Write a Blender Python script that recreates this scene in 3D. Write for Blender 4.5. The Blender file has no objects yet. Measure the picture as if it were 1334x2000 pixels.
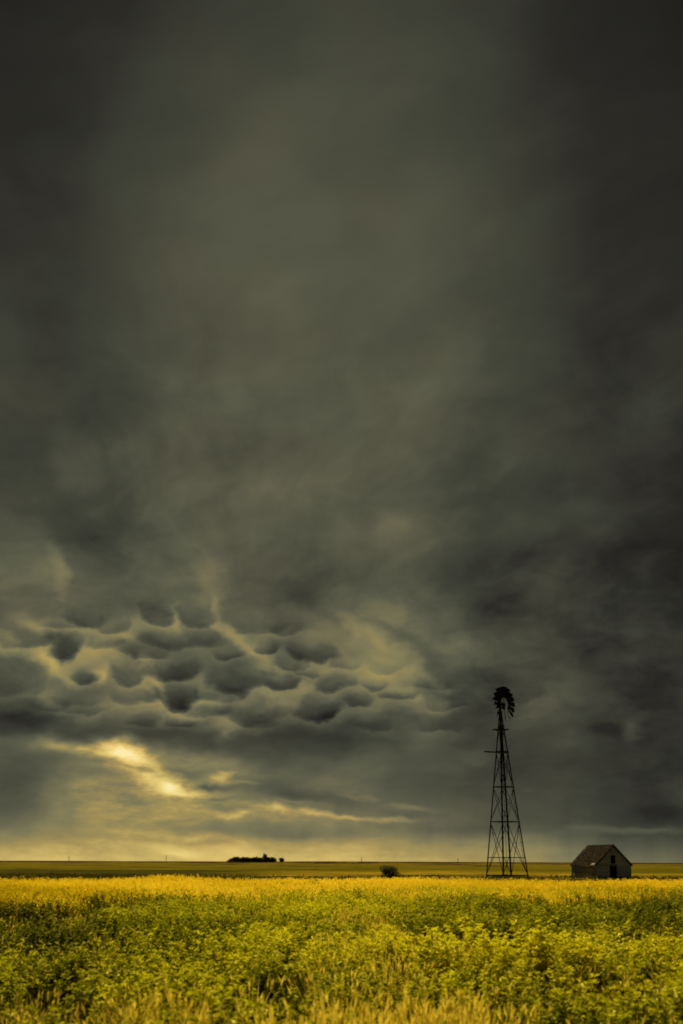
import bpy, bmesh, math, random
import numpy as np
from mathutils import Vector, Matrix

# ------------------------------------------------------------------ camera
F, CAM_H = 2100.0, 2.0                        # focal length in photo pixels (1334 wide), eye height
PITCH, ROLL = math.atan(684.5 / F), math.radians(0.2)
ROT = Matrix.Rotation(math.pi / 2 + PITCH, 3, 'X') @ Matrix.Rotation(ROLL, 3, 'Z')
scene = bpy.context.scene
C = scene.collection
cam_data = bpy.data.cameras.new('camera')
cam_data.sensor_fit = 'HORIZONTAL'; cam_data.sensor_width = 24.0
cam_data.lens = F / 1334 * 24.0
cam_data.clip_start = 0.1; cam_data.clip_end = 30000
cam_data.dof.use_dof = True; cam_data.dof.focus_distance = 90.0; cam_data.dof.aperture_fstop = 1.7
cam = bpy.data.objects.new('camera', cam_data); C.objects.link(cam)
cam.matrix_world = Matrix.Translation((0, 0, CAM_H)) @ ROT.to_4x4()
scene.camera = cam

def ray(px, py):
    return ROT @ Vector(((px - 667) / F, -(py - 1000) / F, -1.0))
def at(px, py, Y):
    d = ray(px, py); return Vector((0, 0, CAM_H)) + d * (Y / d.y)
def sky(px, py):
    d = ray(px, py).normalized()
    return math.degrees(math.atan2(d.x, d.y)), math.degrees(math.asin(d.z))

# ------------------------------------------------------------------ light and exposure
SUN_AZ, SUN_EL = math.radians(-17), math.radians(47)      # ahead and to the left, above the frame
sun_data = bpy.data.lights.new('sun', 'SUN')
sun_data.energy = 5.0; sun_data.angle = math.radians(4); sun_data.color = (1.0, 0.84, 0.46)
sun = bpy.data.objects.new('sun', sun_data); C.objects.link(sun)
sdir = Vector((math.sin(SUN_AZ) * math.cos(SUN_EL), math.cos(SUN_AZ) * math.cos(SUN_EL), math.sin(SUN_EL)))
sun.rotation_euler = sdir.to_track_quat('Z', 'Y').to_euler()
sun.location = (0, 0, 60)
scene.view_settings.view_transform = 'Standard'
scene.view_settings.look = 'None'
EXPOSURE = 0.6                                # the photograph is exposed for the dim storm light
scene.view_settings.exposure = EXPOSURE
scene.view_settings.gamma = 1.0
scene.cycles.use_denoising = True
scene.cycles.max_bounces = 6
scene.cycles.use_adaptive_sampling = True
scene.cycles.adaptive_threshold = 0.015
scene.cycles.adaptive_min_samples = 12
scene.cycles.pixel_filter_type = 'BLACKMAN_HARRIS'
scene.cycles.filter_width = 1.8

# ------------------------------------------------------------------ node arithmetic
def srgb(r, g, b):
    f = lambda c: (c / 255 / 12.92) if c <= 10 else ((c / 255 + 0.055) / 1.055) ** 2.4
    return (f(r), f(g), f(b), 1)

class N:
    """A node socket with arithmetic."""
    tree = None
    def __init__(self, s): self.s = s
    @staticmethod
    def node(kind, **kw):
        n = N.tree.nodes.new(kind)
        for k, v in kw.items(): setattr(n, k, v)
        return n
    @staticmethod
    def put(sock, v):
        if isinstance(v, N): N.tree.links.new(v.s, sock)
        elif v is not None: sock.default_value = v
    @staticmethod
    def m(op, a, b=None, c=None, clamp=False):
        n = N.node('ShaderNodeMath', operation=op, use_clamp=clamp)
        N.put(n.inputs[0], a); N.put(n.inputs[1], b); N.put(n.inputs[2], c)
        return N(n.outputs[0])
    @staticmethod
    def v(op, a, b=None, c=None, out=0):
        n = N.node('ShaderNodeVectorMath', operation=op)
        N.put(n.inputs[0], a); N.put(n.inputs[1], b); N.put(n.inputs[2], c)
        return N(n.outputs[out])
    def __add__(self, o): return N.m('ADD', self, o)
    __radd__ = __add__
    def __sub__(self, o): return N.m('SUBTRACT', self, o)
    def __rsub__(self, o): return N.m('SUBTRACT', o, self)
    def __mul__(self, o): return N.m('MULTIPLY', self, o)
    __rmul__ = __mul__
    def __truediv__(self, o): return N.m('DIVIDE', self, o)

def step(x, a, b, lo=0.0, hi=1.0):
    n = N.node('ShaderNodeMapRange', interpolation_type='SMOOTHSTEP')
    for i, val in enumerate((x, a, b, lo, hi)): N.put(n.inputs[i], val)
    return N(n.outputs[0])
def curve(x, pts):
    """Piecewise smooth function of x through pts, held flat outside them."""
    x0, x1 = pts[0][0], pts[-1][0]
    mr = N.node('ShaderNodeMapRange'); N.put(mr.inputs[0], x); mr.inputs[1].default_value = x0; mr.inputs[2].default_value = x1
    n = N.node('ShaderNodeFloatCurve'); cv = n.mapping.curves[0]
    n.mapping.use_clip = False
    for i, (px, py) in enumerate(pts):
        t = (px - x0) / (x1 - x0)
        if i == 0: cv.points[0].location = (0, py)
        elif i == len(pts) - 1: cv.points[1].location = (1, py)
    for px, py in pts[1:-1]: cv.points.new((px - x0) / (x1 - x0), py)
    n.mapping.update()
    N.tree.links.new(mr.outputs[0], n.inputs['Value'])
    return N(n.outputs[0])
def ramp(x, stops, interp='LINEAR'):
    n = N.node('ShaderNodeValToRGB'); cr = n.color_ramp; cr.interpolation = interp
    while len(cr.elements) < len(stops): cr.elements.new(0.5)
    for el, (p, c) in zip(cr.elements, stops): el.position = p; el.color = c
    N.put(n.inputs[0], x)
    return N(n.outputs[0])
def noise(vec, scale, detail=4, rough=0.5, distort=0.0, out=0):
    n = N.node('ShaderNodeTexNoise')
    N.put(n.inputs['Vector'], vec)
    n.inputs['Scale'].default_value = scale; n.inputs['Detail'].default_value = detail
    n.inputs['Roughness'].default_value = rough; n.inputs['Distortion'].default_value = distort
    return N(n.outputs[out])
def sep(v):
    n = N.node('ShaderNodeSeparateXYZ'); N.put(n.inputs[0], v); return [N(o) for o in n.outputs]
def comb(x, y, z=0.0):
    n = N.node('ShaderNodeCombineXYZ')
    for i, q in enumerate((x, y, z)): N.put(n.inputs[i], q)
    return N(n.outputs[0])
def mixc(fac, a, b, blend='MIX'):
    n = N.node('ShaderNodeMix', data_type='RGBA', blend_type=blend)
    N.put(n.inputs[0], fac); N.put(n.inputs[6], a); N.put(n.inputs[7], b)
    return N(n.outputs[2])

# ------------------------------------------------------------------ the storm sky (world)
DEG = math.degrees(1 / F)                     # degrees of sky per photo pixel
def group_tree(name, ins, outs):
    t = bpy.data.node_groups.new(name, 'ShaderNodeTree')
    for n, k in ins: t.interface.new_socket(n, in_out='INPUT', socket_type=k)
    for n, k in outs: t.interface.new_socket(n, in_out='OUTPUT', socket_type=k)
    N.tree = t
    gi, go = t.nodes.new('NodeGroupInput'), t.nodes.new('NodeGroupOutput')
    return t, [N(s) for s in gi.outputs[:len(ins)]], go
def build_world():
    VS, FS = 'NodeSocketVector', 'NodeSocketFloat'
    # soft elliptical brightening or darkening of the cloud
    gb, (v0, p0, kx, ky, am), go = group_tree('cloud_mass', [('v', FS), ('p', VS), ('kx', VS), ('ky', VS), ('amount', FS)], [('v', FS)])
    p0 = N.v('MULTIPLY_ADD', v0, (1e-7, 1e-7, 0), p0)          # one cloud after the other: keeps the shader's memory small
    x = N.v('DOT_PRODUCT', p0, kx, out=1); y = N.v('DOT_PRODUCT', p0, ky, out=1)
    q = N.m('MULTIPLY_ADD', x, x, y * y)
    g = N.m('MULTIPLY_ADD', q, -0.25, 1.0, clamp=True); g = g * g
    N.put(go.inputs[0], N.m('MULTIPLY_ADD', g * g, am, v0))
    # a hanging pouch: dark rounded underside fading upward, lit rim below it
    gl, (v0, p0, sc, of, dk, br), go = group_tree('cloud_pouch', [('v', FS), ('p', VS), ('scale', VS), ('offset', VS), ('dark', FS), ('bright', FS)], [('v', FS)])
    p0 = N.v('MULTIPLY_ADD', v0, (1e-7, 1e-7, 0), p0)
    loc = N.v('MULTIPLY_ADD', p0, sc, of)
    lx = N.v('DOT_PRODUCT', loc, (1, 0, 0), out=1); ly = N.v('DOT_PRODUCT', loc, (0, 1, 0), out=1)
    up = N.m('MAXIMUM', ly, 0.0); dn = N.m('MINIMUM', ly, 0.0)
    q = N.m('SQRT', lx * lx + dn * dn + up * up * 0.30)
    body = step(q, 1.10, 0.70) * step(ly, 1.1, -1.05) * 1.0
    rim = step(q, 0.94, 1.10) * step(q, 2.1, 1.06) * step(ly, 0.0, -1.0) * 0.60
    N.put(go.inputs[0], v0 + body * dk * -1.0 + rim * br)

    w = bpy.data.worlds.new('World'); scene.world = w; w.use_nodes = True
    t = w.node_tree; t.nodes.clear(); N.tree = t
    d = N(N.node('ShaderNodeTexCoord').outputs['Generated'])
    dx, dy, dz = sep(d)
    az = N.m('ARCTAN2', dx, dy) * (180 / math.pi)
    el = N.m('ARCSINE', dz) * (180 / math.pi)
    # billow warp
    wx, wy, wz = sep(noise(N.v('MULTIPLY', d, (1, 1, 1.5)), 9.0, 2, 0.5, out=1))
    fx, fy, fz = sep(noise(N.v('MULTIPLY', d, (1, 1, 1.4)), 30.0, 3, 0.55, out=1))
    p = comb(az + (wx - 0.5) * 1.7 + (fx - 0.5) * 1.9, el + (wy - 0.5) * 0.9 + (fy - 0.5) * 1.25, 1.0)
    st = comb(az + (wx - 0.5) * 1.7 + (fx - 0.5) * 1.9, el + (wy - 0.5) * 0.5 + (fy - 0.5) * 0.75, 1.0)

    # large-scale brightness of the cloud, as displayed values 0..1
    v_el = curve(el, [(-2, .68), (0, .68), (0.5, .62), (1.2, .48), (2.2, .39), (3.4, .35), (5.2, .315), (6.7, .30), (8.3, .325), (10, .335),
                      (14, .32), (18, .32), (24, .33), (31, .335), (36, .312), (40, .28), (44, .248), (60, .24), (90, .25)])
    low = noise(N.v('MULTIPLY', d, (1, 1, 1.0)), 2.6, 2, 0.5)
    az_hi = curve(az + (low - 0.5) * 15.0, [(-180, .85), (-70, .60), (-30, .52), (-18, .60), (-13, .75), (-8, .89), (-2, 0.985), (2, 0.985), (7, .89),
                       (11, .77), (15, .61), (18, .51), (30, .44), (70, .55), (180, .85)])
    az_lo = curve(az, [(-180, 1.0), (-60, .80), (-30, .86), (-17, .98), (-8, 1.06), (-2, 1.03), (3, .95), (8, .80),
                       (13, .68), (17, .59), (30, .56), (60, .70), (180, 1.0)])
    v = v_el * (az_lo + (az_hi - az_lo) * step(el, 8.0, 34.0))
    # smoky texture of the base: streaks drawn out from upper left to lower right, fading upward
    n2 = noise(N.v('MULTIPLY', d, (1.0, 1.0, 1.6)), 6.5, 4, 0.5, 1.0)
    px_, py_, _ = sep(p)
    n3 = noise(comb(px_ * 0.12 + py_ * 0.10, py_ * 0.33 - px_ * 0.10, 0.3), 1.0, 4, 0.5)
    mid = step(el, 32.0, 12.0)
    v = v + (n2 - 0.5) * (mid * 0.13 + 0.05) + (n3 - 0.5) * (mid * 0.17 + 0.06) * step(el, 1.0, 5.0)
    wisp = noise(N.v('MULTIPLY', d, (1, 1, 0.85)), 13.0, 5, 0.58, 1.2)
    v = v + (wisp - 0.5) * 0.09 * step(el, 31.0, 20.0) * step(el, 5.0, 9.0)
    # streaks of the anvil base fanning up from the pouches
    fa, fe = sky(450, 1290)
    ra, re_ = (az - fa) * 0.9 + (wx - 0.5) * 5.0, el - fe + (wy - 0.5) * 4.0
    fan = noise(comb(N.m('ARCTAN2', re_, ra) * 3.6, N.m('SQRT', ra * ra + re_ * re_) * 0.07, 0.0), 1.0, 4, 0.55)
    v = v + (fan - 0.5) * 0.13 * step(el, 11.5, 16.0) * step(el, 42.0, 24.0) * step(N.m('ABSOLUTE', az), 50.0, 24.0)
    drift = noise(N.v('MULTIPLY', d, (1, 1, 1.3)), 11.0, 1, 0.4)
    tint = mixc(step(drift, 0.40, 0.62), (0.985, 1.005, 0.935, 1), (1.025, 1.0, 0.935, 1))
    # cloud colour by brightness: slate, olive grey, straw, gold
    STOPS = [(0.10, srgb(27, 26, 26)), (0.17, srgb(44, 43, 40)), (0.27, srgb(68, 69, 59)), (0.36, srgb(92, 92, 76)), (0.46, srgb(126, 120, 89)),
             (0.60, srgb(168, 147, 91)), (0.74, srgb(212, 185, 110)), (0.88, srgb(240, 213, 134)), (1.0, srgb(252, 234, 176))]
    def background(vv, tint, gaps=None, clear_air=None):
        col = mixc(1.0, ramp(N.m('MAXIMUM', vv, 0.10), STOPS), tint, 'MULTIPLY')
        if gaps is not None: col = mixc(gaps, col, clear_air)
        bg = N.node('ShaderNodeBackground'); N.put(bg.inputs[0], col); bg.inputs[1].default_value = 2 ** -EXPOSURE
        return N(bg.outputs[0])
    # clear air seen through the gap low on the horizon
    sk = N.node('ShaderNodeTexSky', sky_type='NISHITA')
    sk.sun_disc = False; sk.sun_elevation = SUN_EL; sk.sun_rotation = SUN_AZ
    sk.air_density = 1.5; sk.dust_density = 3.0
    clear_air = mixc(0.80, mixc(1.0, N(sk.outputs[0]), (0.055, 0.050, 0.034, 1), 'MULTIPLY'), srgb(118, 122, 92))

    shared = [(v, 'v', FS), (p, 'p', VS), (st, 'st', VS), (el, 'el', FS), (d, 'd', VS), (tint, 'tint', 'NodeSocketColor'), (step(wz, 0.34, 0.60, 0.62, 1.22), 'full', FS), (clear_air, 'clear', 'NodeSocketColor')]

    masses = [                                # px, py, radius x, radius y, tilt, amount
        (60, 1120, 60, 75, 0, .05), (105, 1110, 17, 50, -12, .07),
        (410, 1140, 30, 60, 10, .08), (365, 1110, 60, 60, 0, .04), (250, 1300, 330, 110, 4, .045),
        (720, 1240, 110, 62, 28, .085), (700, 1225, 75, 15, 28, .05), (770, 1262, 85, 13, 30, .05), (840, 1322, 75, 11, 30, .055), (795, 1245, 65, 11, 32, -.04), (740, 1290, 75, 11, 25, -.045), (900, 1345, 60, 10, 28, -.04), (640, 1200, 70, 12, 30, -.03), (800, 1330, 85, 42, 20, .10), (700, 1330, 110, 60, 0, .06), (850, 1375, 40, 20, 10, .09),
        (850, 1440, 45, 32, 0, .05), (935, 1470, 40, 18, 0, .05), (780, 1210, 60, 30, 30, .05), (900, 1290, 60, 40, 35, .04),
        (1230, 1420, 25, 22, -30, .10), (1110, 1450, 60, 26, 0, .05), (1040, 1385, 60, 26, 0, .045),
        (780, 1035, 60, 40, 0, .03), (1150, 1330, 150, 90, 0, .03),
        (590, 1150, 75, 45, 15, -.05), (470, 1130, 60, 30, 0, -.035), (220, 1080, 110, 60, 0, -.055), (150, 1000, 140, 70, 0, -.02),
        (980, 1180, 110, 70, 10, -.03), (890, 1130, 60, 40, 0, -.03),
        (955, 1325, 45, 15, 12, -.07), (960, 1395, 55, 24, 0, -.05), (830, 1290, 40, 15, 15, -.06), (870, 1355, 40, 14, 15, -.06),
        (1180, 1425, 40, 14, 5, -.05), (40, 1412, 75, 34, 0, -.12), (300, 1440, 190, 24, 2, -.12), (620, 1440, 150, 30, 0, -.06), (560, 1420, 60, 26, 0, -.04),
        # lit crests between the pouches
        (452, 1247, 58, 11, 34, .14), (500, 1285, 36, 24, 40, .10), (415, 1192, 10, 26, -14, .09), (337, 1206, 9, 26, -16, .06),
        (90, 1292, 54, 20, 30, .20), (190, 1318, 16, 16, 0, .24), (180, 1285, 48, 28, 0, .12), (85, 1335, 48, 38, 0, .10),
        (285, 1300, 20, 18, 0, .11), (75, 1225, 55, 22, 0, .13), (312, 1352, 9, 25, -20, .11), (405, 1370, 28, 10, -10, .11),
        (550, 1372, 46, 15, -8, .10), (458, 1420, 32, 22, 0, .13), (12, 1248, 28, 14, 30, .15), (590, 1345, 30, 10, -20, .07),
        (640, 1250, 48, 24, 0, .06), (150, 1240, 28, 16, 0, .08), (240, 1250, 28, 14, 20, .08),
    ]
    breaks = [                                # the break above the horizon: sunlit cloud, rain veil and streaks
        (290, 1506, 44, 6, 12, -.14), (268, 1490, 30, 4, 10, -.07), (362, 1508, 44, 8, 12, -.09), (405, 1536, 32, 5, 5, -.09), (225, 1492, 40, 6, 10, -.08),
        (165, 1462, 22, 6, 5, .14), (95, 1460, 26, 6, 8, .08), (440, 1512, 20, 5, 0, .14), (470, 1530, 32, 4, 4, .08), (420, 1562, 55, 4, 3, .08), (350, 1566, 42, 5, 0, .08),
        (560, 1564, 42, 4, 5, .05), (700, 1558, 44, 4, 5, .04), (60, 1565, 80, 60, 0, -.05),
        (250, 1474, 54, 25, 14, .36), (252, 1471, 38, 15, 14, .13), (222, 1466, 24, 13, 0, .11), (312, 1500, 36, 16, 40, .16), (290, 1502, 90, 38, 24, .13), (332, 1534, 48, 20, 8, .33), (335, 1534, 32, 13, 6, .13), (392, 1548, 54, 6, 3, .18), (428, 1522, 26, 10, 5, .20),
        (120, 1462, 95, 13, 6, .15), (155, 1468, 24, 9, 0, .07), (380, 1490, 75, 32, 18, .12), (470, 1500, 65, 20, 12, .06), (230, 1540, 160, 48, 0, .08), (330, 1590, 180, 30, 0, .11),
        (100, 1590, 160, 65, 0, .06), (535, 1580, 50, 9, 7, .24), (610, 1590, 44, 6, 4, .13), (665, 1594, 34, 5, 6, .17), (745, 1599, 60, 5, 3, .15), (600, 1600, 120, 8, 2, .06), (800, 1578, 50, 6, 5, .07), (450, 1588, 42, 7, 3, .15),
        (330, 1632, 160, 10, 3, .13), (300, 1655, 130, 11, 2, .09), (355, 1668, 48, 7, 5, .12), (460, 1665, 44, 15, 0, .09),
        (690, 1650, 95, 20, 0, .06), (1010, 1650, 120, 26, 0, .06), (1200, 1622, 75, 7, 1, .08), (1290, 1620, 44, 5, 1, .06),
        (560, 1625, 140, 13, 2, -.10), (480, 1612, 85, 10, 0, -.05), (880, 1530, 170, 32, 0, -.03), (560, 1545, 95, 15, 6, -.05), (620, 1560, 85, 10, 6, -.05),
        (30, 1500, 65, 44, 0, -.04), (20, 1560, 95, 55, 0, -.05), (900, 1625, 85, 15, 0, -.05), (1290, 1590, 65, 18, 0, -.05), (200, 1510, 65, 9, 8, -.04),
    ]
    pouches = [                               # px, py, radius x, radius y, dark, bright rim
        (303, 1196, 36, 32, .12, .08), (381, 1200, 44, 30, .09, .09), (220, 1217, 30, 24, .07, .09),
        (121, 1254, 42, 36, .18, .14), (345, 1246, 92, 28, .10, .07), (272, 1272, 50, 24, .11, .12),
        (342, 1306, 56, 32, .15, .10), (256, 1314, 40, 27, .14, .17), (166, 1312, 30, 19, .10, .12),
        (350, 1356, 50, 36, .16, .14), (460, 1326, 56, 30, .13, .09), (541, 1326, 36, 22, .12, .11),
        (617, 1276, 56, 20, .12, .06), (622, 1382, 46, 26, .16, .09), (258, 1354, 56, 24, .10, .09),
        (140, 1348, 64, 30, .06, .06), (560, 1292, 46, 20, .08, .06), (40, 1240, 48, 24, .10, .16),
        (500, 1222, 64, 24, .06, .06), (650, 1330, 48, 22, .10, .06), (500, 1386, 76, 26, .07, .04), (408, 1378, 54, 24, .05, .06),
        (160, 1205, 48, 20, .06, .06), (30, 1325, 54, 32, .06, .07),
        (520, 1270, 30, 15, .09, .07), (560, 1228, 42, 19, .07, .05), (120, 1216, 42, 16, .06, .06), (430, 1352, 46, 19, .08, .06),
        (370, 1414, 38, 15, .06, .05), (280, 1408, 46, 17, .06, .05), (165, 1384, 52, 19, .08, .06), (525, 1402, 46, 18, .06, .05),
        (680, 1292, 36, 15, .08, .05), (700, 1368, 40, 18, .09, .06), (765, 1296, 46, 15, .09, .05), (790, 1352, 46, 16, .09, .06), (850, 1330, 40, 14, .08, .05), (740, 1335, 40, 14, .08, .05), (880, 1372, 40, 14, .08, .06),
        (85, 1372, 46, 18, .06, .05), (590, 1312, 30, 14, .07, .05), (440, 1276, 34, 17, .07, .05), (205, 1262, 30, 16, .07, .07),
        (730, 1420, 50, 18, .05, .04), (870, 1412, 46, 18, .06, .05), (1000, 1350, 60, 18, .04, .03),
    ]
    def add_mass(vv, src, px, py, rx, ry, rot, amp):
        a0, e0 = sky(px, py); c, s = math.cos(math.radians(rot)), math.sin(math.radians(rot))
        ka, ke = DEG * rx, DEG * ry
        n = N.node('ShaderNodeGroup', node_tree=gb)
        N.put(n.inputs[0], vv); N.put(n.inputs[1], src)
        n.inputs[2].default_value = (c / ka, -s / ka, (-c * a0 + s * e0) / ka)
        n.inputs[3].default_value = (s / ke, c / ke, (-s * a0 - c * e0) / ke)
        n.inputs[4].default_value = amp
        return N(n.outputs[0])
    def add_pouch(vv, p, px, py, rx, ry, dark, bright):
        a0, e0 = sky(px, py); ka, ke = DEG * rx, DEG * ry
        n = N.node('ShaderNodeGroup', node_tree=gl)
        N.put(n.inputs[0], vv); N.put(n.inputs[1], p)
        n.inputs[2].default_value = (1 / ka, 1 / ke, 0); n.inputs[3].default_value = (-a0 / ka, -e0 / ke, 0)
        n.inputs[4].default_value = dark; n.inputs[5].default_value = bright
        return N(n.outputs[0])
    # the detailed clouds, evaluated patch by patch (a ray only pays for the clouds near it)
    E0, E1, A0, A1 = -90.0, 20.5, -28.0, 28.0
    bands = [E0, 2.2, 4.2, 6.2, 8.4, 11.2, E1]
    split3, split2 = [A0, -9.5, -4.0, 2.0, A1], [A0, -3.0, A1]
    def patch(e0, e1, a0, a1):
        def near(px, py, rx, ry, ma, me):
            a, e = sky(px, py); r = DEG * 2.0
            return a - rx * r - ma < a1 and a + rx * r + ma > a0 and e - ry * r - me < e1 and e + ry * r + me > e0
        g, (vv, p, st, el, d, tint, full, clear_air), go = group_tree('cloud_patch', [x[1:] for x in shared], [('shader', 'NodeSocketShader')])
        for b in masses:
            rr = max(b[2], b[3]) if b[4] else None
            if near(b[0], b[1], rr or b[2], rr or b[3], 1.3, .75): vv = add_mass(vv, p, *b)
        v1 = vv
        for b in pouches:
            if near(b[0], b[1], b[2] * 1.25, b[3] * 1.4, 1.3, .85): vv = add_pouch(vv, p, *b)
        if vv is not v1: vv = v1 + (vv - v1) * full      # some pouches fuller than others
        for b in breaks:
            ext = b[2] * abs(math.sin(math.radians(b[4]))) + b[3]
            if near(b[0], b[1], b[2] + b[3], ext, 1.9, .5): vv = add_mass(vv, st, *b)
        gaps = None
        d = N.v('MULTIPLY_ADD', vv, (1e-7, 1e-7, 0), d)
        if e1 > 6 and e0 < 16:                # torn, smoky detail over the pouches
            sm = noise(N.v('MULTIPLY', d, (1, 1, 1.8)), 24.0, 5, 0.60, 0.5)
            vv = vv + (sm - 0.5) * 0.16 * step(el, 18.0, 12.0) * step(el, 5.0, 8.0)
        if e0 < 9:                            # flake texture where sunlight falls through, rain streaks over the horizon
            fl = noise(N.v('MULTIPLY', d, (1, 1, 3.2)), 40.0, 5, 0.62, 0.15)
            vv = vv + (fl - 0.5) * (step(vv, 0.36, 0.62) * step(el, 9.0, 6.0) * step(el, 0.6, 3.2, 0.30, 1.0) * 0.50 + 0.05 * step(el, 11.2, 7.0))
        if e0 < 4:
            rain = noise(N.v('MULTIPLY', d, (1, 1, 0.12)), 22.0, 3, 0.55)
            vv = vv + (rain - 0.5) * 0.19 * step(el, 5.0, 0.6)
            if a0 < 9:
                gaps = add_mass(add_mass(0.0, st, 475, 1614, 100, 13, 1, .5), st, 620, 1618, 95, 10, 2, .28)
        N.put(go.inputs[0], background(vv, tint, gaps, clear_air))
        N.tree = t
        n = N.node('ShaderNodeGroup', node_tree=g)
        for i, x in enumerate(shared): N.put(n.inputs[i], x[0])
        return N(n.outputs[0])
    def mixs(f, a, b):
        n = N.node('ShaderNodeMixShader'); N.put(n.inputs[0], f); N.put(n.inputs[1], a); N.put(n.inputs[2], b)
        return N(n.outputs[0])
    def tree_of(cells, cuts, test):           # binary choice between neighbouring patches
        if len(cells) == 1: return cells[0]
        h = len(cells) // 2
        return mixs(N.m('GREATER_THAN', test, cuts[h - 1]), tree_of(cells[:h], cuts[:h - 1], test), tree_of(cells[h:], cuts[h:], test))
    rows = []
    for i in range(len(bands) - 1):
        cols = split2 if i in (0, len(bands) - 2) else split3
        rows.append(tree_of([patch(bands[i], bands[i + 1], cols[j], cols[j + 1]) for j in range(len(cols) - 1)], cols[1:-1], az))
    detailed = tree_of(rows, bands[1:-1], el)
    plain = background(v, tint)
    inside = N.m('LESS_THAN', el, E1) * N.m('LESS_THAN', N.m('ABSOLUTE', az), A1)
    out = N.node('ShaderNodeOutputWorld'); N.put(out.inputs[0], mixs(inside, plain, detailed))
    w.cycles.sampling_method = 'MANUAL'; w.cycles.sample_map_resolution = 256
build_world()
# ------------------------------------------------------------------ helpers
rng = np.random.default_rng(7)
random.seed(7)
def new_mat(name):
    m = bpy.data.materials.new(name); m.use_nodes = True
    t = m.node_tree; t.nodes.clear(); N.tree = t
    return m
def out_shader(s):
    o = N.node('ShaderNodeOutputMaterial'); N.put(o.inputs[0], s)
def principled(col, rough=0.8, metal=0.0, spec=0.3, bump=None, bump_d=0.01):
    n = N.node('ShaderNodeBsdfPrincipled')
    N.put(n.inputs['Base Color'], col); N.put(n.inputs['Roughness'], rough); N.put(n.inputs['Metallic'], metal)
    n.inputs['Specular IOR Level'].default_value = spec
    if bump is not None:
        b = N.node('ShaderNodeBump'); b.inputs['Distance'].default_value = bump_d; N.put(b.inputs['Height'], bump)
        N.tree.links.new(b.outputs[0], n.inputs['Normal'])
    return N(n.outputs[0])
def objcoord(): return N(N.node('ShaderNodeTexCoord').outputs['Object'])
def worldpos(): return N(N.node('ShaderNodeNewGeometry').outputs['Position'])
def rnd(): return N(N.node('ShaderNodeObjectInfo').outputs['Random'])

def mesh(name, verts, faces, mat=None, smooth=False):
    me = bpy.data.meshes.new(name); me.from_pydata([tuple(v) for v in verts], [], faces); me.update()
    if mat: me.materials.append(mat)
    if smooth: me.polygons.foreach_set('use_smooth', [True] * len(me.polygons))
    return me
def obj(name, me, parent=None, loc=None):
    o = bpy.data.objects.new(name, me); C.objects.link(o)
    if parent is not None: o.parent = parent
    if loc is not None: o.location = loc
    return o
def empty(name, loc, rz=0.0):
    o = bpy.data.objects.new(name, None); C.objects.link(o); o.location = loc; o.rotation_euler = (0, 0, rz)
    o.empty_display_size = 0.2
    return o
def tag(o, label, cat, group=None):
    o['label'] = label; o['category'] = cat
    if group: o['group'] = group
    return o
def kind(o, k): o['kind'] = k; return o

class MB:
    """Collects simple solids into one mesh."""
    def __init__(self): self.v, self.f = [], []
    def solid(self, verts, faces):
        n = len(self.v); self.v += [Vector(q) for q in verts]; self.f += [tuple(i + n for i in f) for f in faces]; return self
    def box(self, c, s):
        x, y, z = c; a, b, d = s[0] / 2, s[1] / 2, s[2] / 2
        return self.hexa([(x - a, y - b, z - d), (x + a, y - b, z - d), (x + a, y + b, z - d), (x - a, y + b, z - d)],
                         [(x - a, y - b, z + d), (x + a, y - b, z + d), (x + a, y + b, z + d), (x - a, y + b, z + d)])
    def hexa(self, lo, hi):
        return self.solid(list(lo) + list(hi), [(3, 2, 1, 0), (4, 5, 6, 7), (0, 1, 5, 4), (1, 2, 6, 5), (2, 3, 7, 6), (3, 0, 4, 7)])
    def bar(self, p0, p1, w, t=None, hint=(0, 0, 1)):
        """Rectangular bar from p0 to p1."""
        p0, p1 = Vector(p0), Vector(p1); t = t or w
        d = (p1 - p0).normalized(); u = d.cross(Vector(hint))
        if u.length < 1e-3: u = d.cross(Vector((1, 0, 0)))
        u.normalize(); n = u.cross(d)
        q = [u * (sx * w / 2) + n * (sy * t / 2) for sx, sy in ((-1, -1), (1, -1), (1, 1), (-1, 1))]
        return self.hexa([p0 + k for k in q], [p1 + k for k in q])
    def tube(self, pts, radii, seg=8):
        pts = [Vector(p) for p in pts]; n0 = len(self.v)
        for i, (p, r) in enumerate(zip(pts, radii)):
            d = (pts[min(i + 1, len(pts) - 1)] - pts[max(i - 1, 0)]).normalized()
            u = d.cross(Vector((0, 1, 0)) if abs(d.y) < 0.9 else Vector((1, 0, 0))).normalized(); n = u.cross(d)
            for k in range(seg):
                a = 2 * math.pi * k / seg
                self.v.append(p + u * (r * math.cos(a)) + n * (r * math.sin(a)))
        for i in range(len(pts) - 1):
            for k in range(seg):
                a, b = n0 + i * seg + k, n0 + i * seg + (k + 1) % seg
                self.f.append((a, b, b + seg, a + seg))
        self.f.append(tuple(n0 + k for k in reversed(range(seg))))
        self.f.append(tuple(n0 + (len(pts) - 1) * seg + k for k in range(seg)))
        return self
    def angle(self, p0, p1, w, t, ua, ub):
        """L-section (angle iron) from p0 to p1 with flanges along ua and ub."""
        p0, p1, ua, ub = Vector(p0), Vector(p1), Vector(ua), Vector(ub)
        prof = [Vector((0, 0, 0)), ua * w, ua * w + ub * t, ua * t + ub * t, ua * t + ub * w, ub * w]
        return self.solid([p0 + k for k in prof] + [p1 + k for k in prof],
                          [tuple(reversed(range(6))), tuple(range(6, 12))] + [(i, (i + 1) % 6, (i + 1) % 6 + 6, i + 6) for i in range(6)])
    def build(self, name, mat, parent=None, warp=None):
        vs = [warp(q) for q in self.v] if warp else self.v
        return obj(name, mesh(name, vs, self.f, mat), parent)

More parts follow.
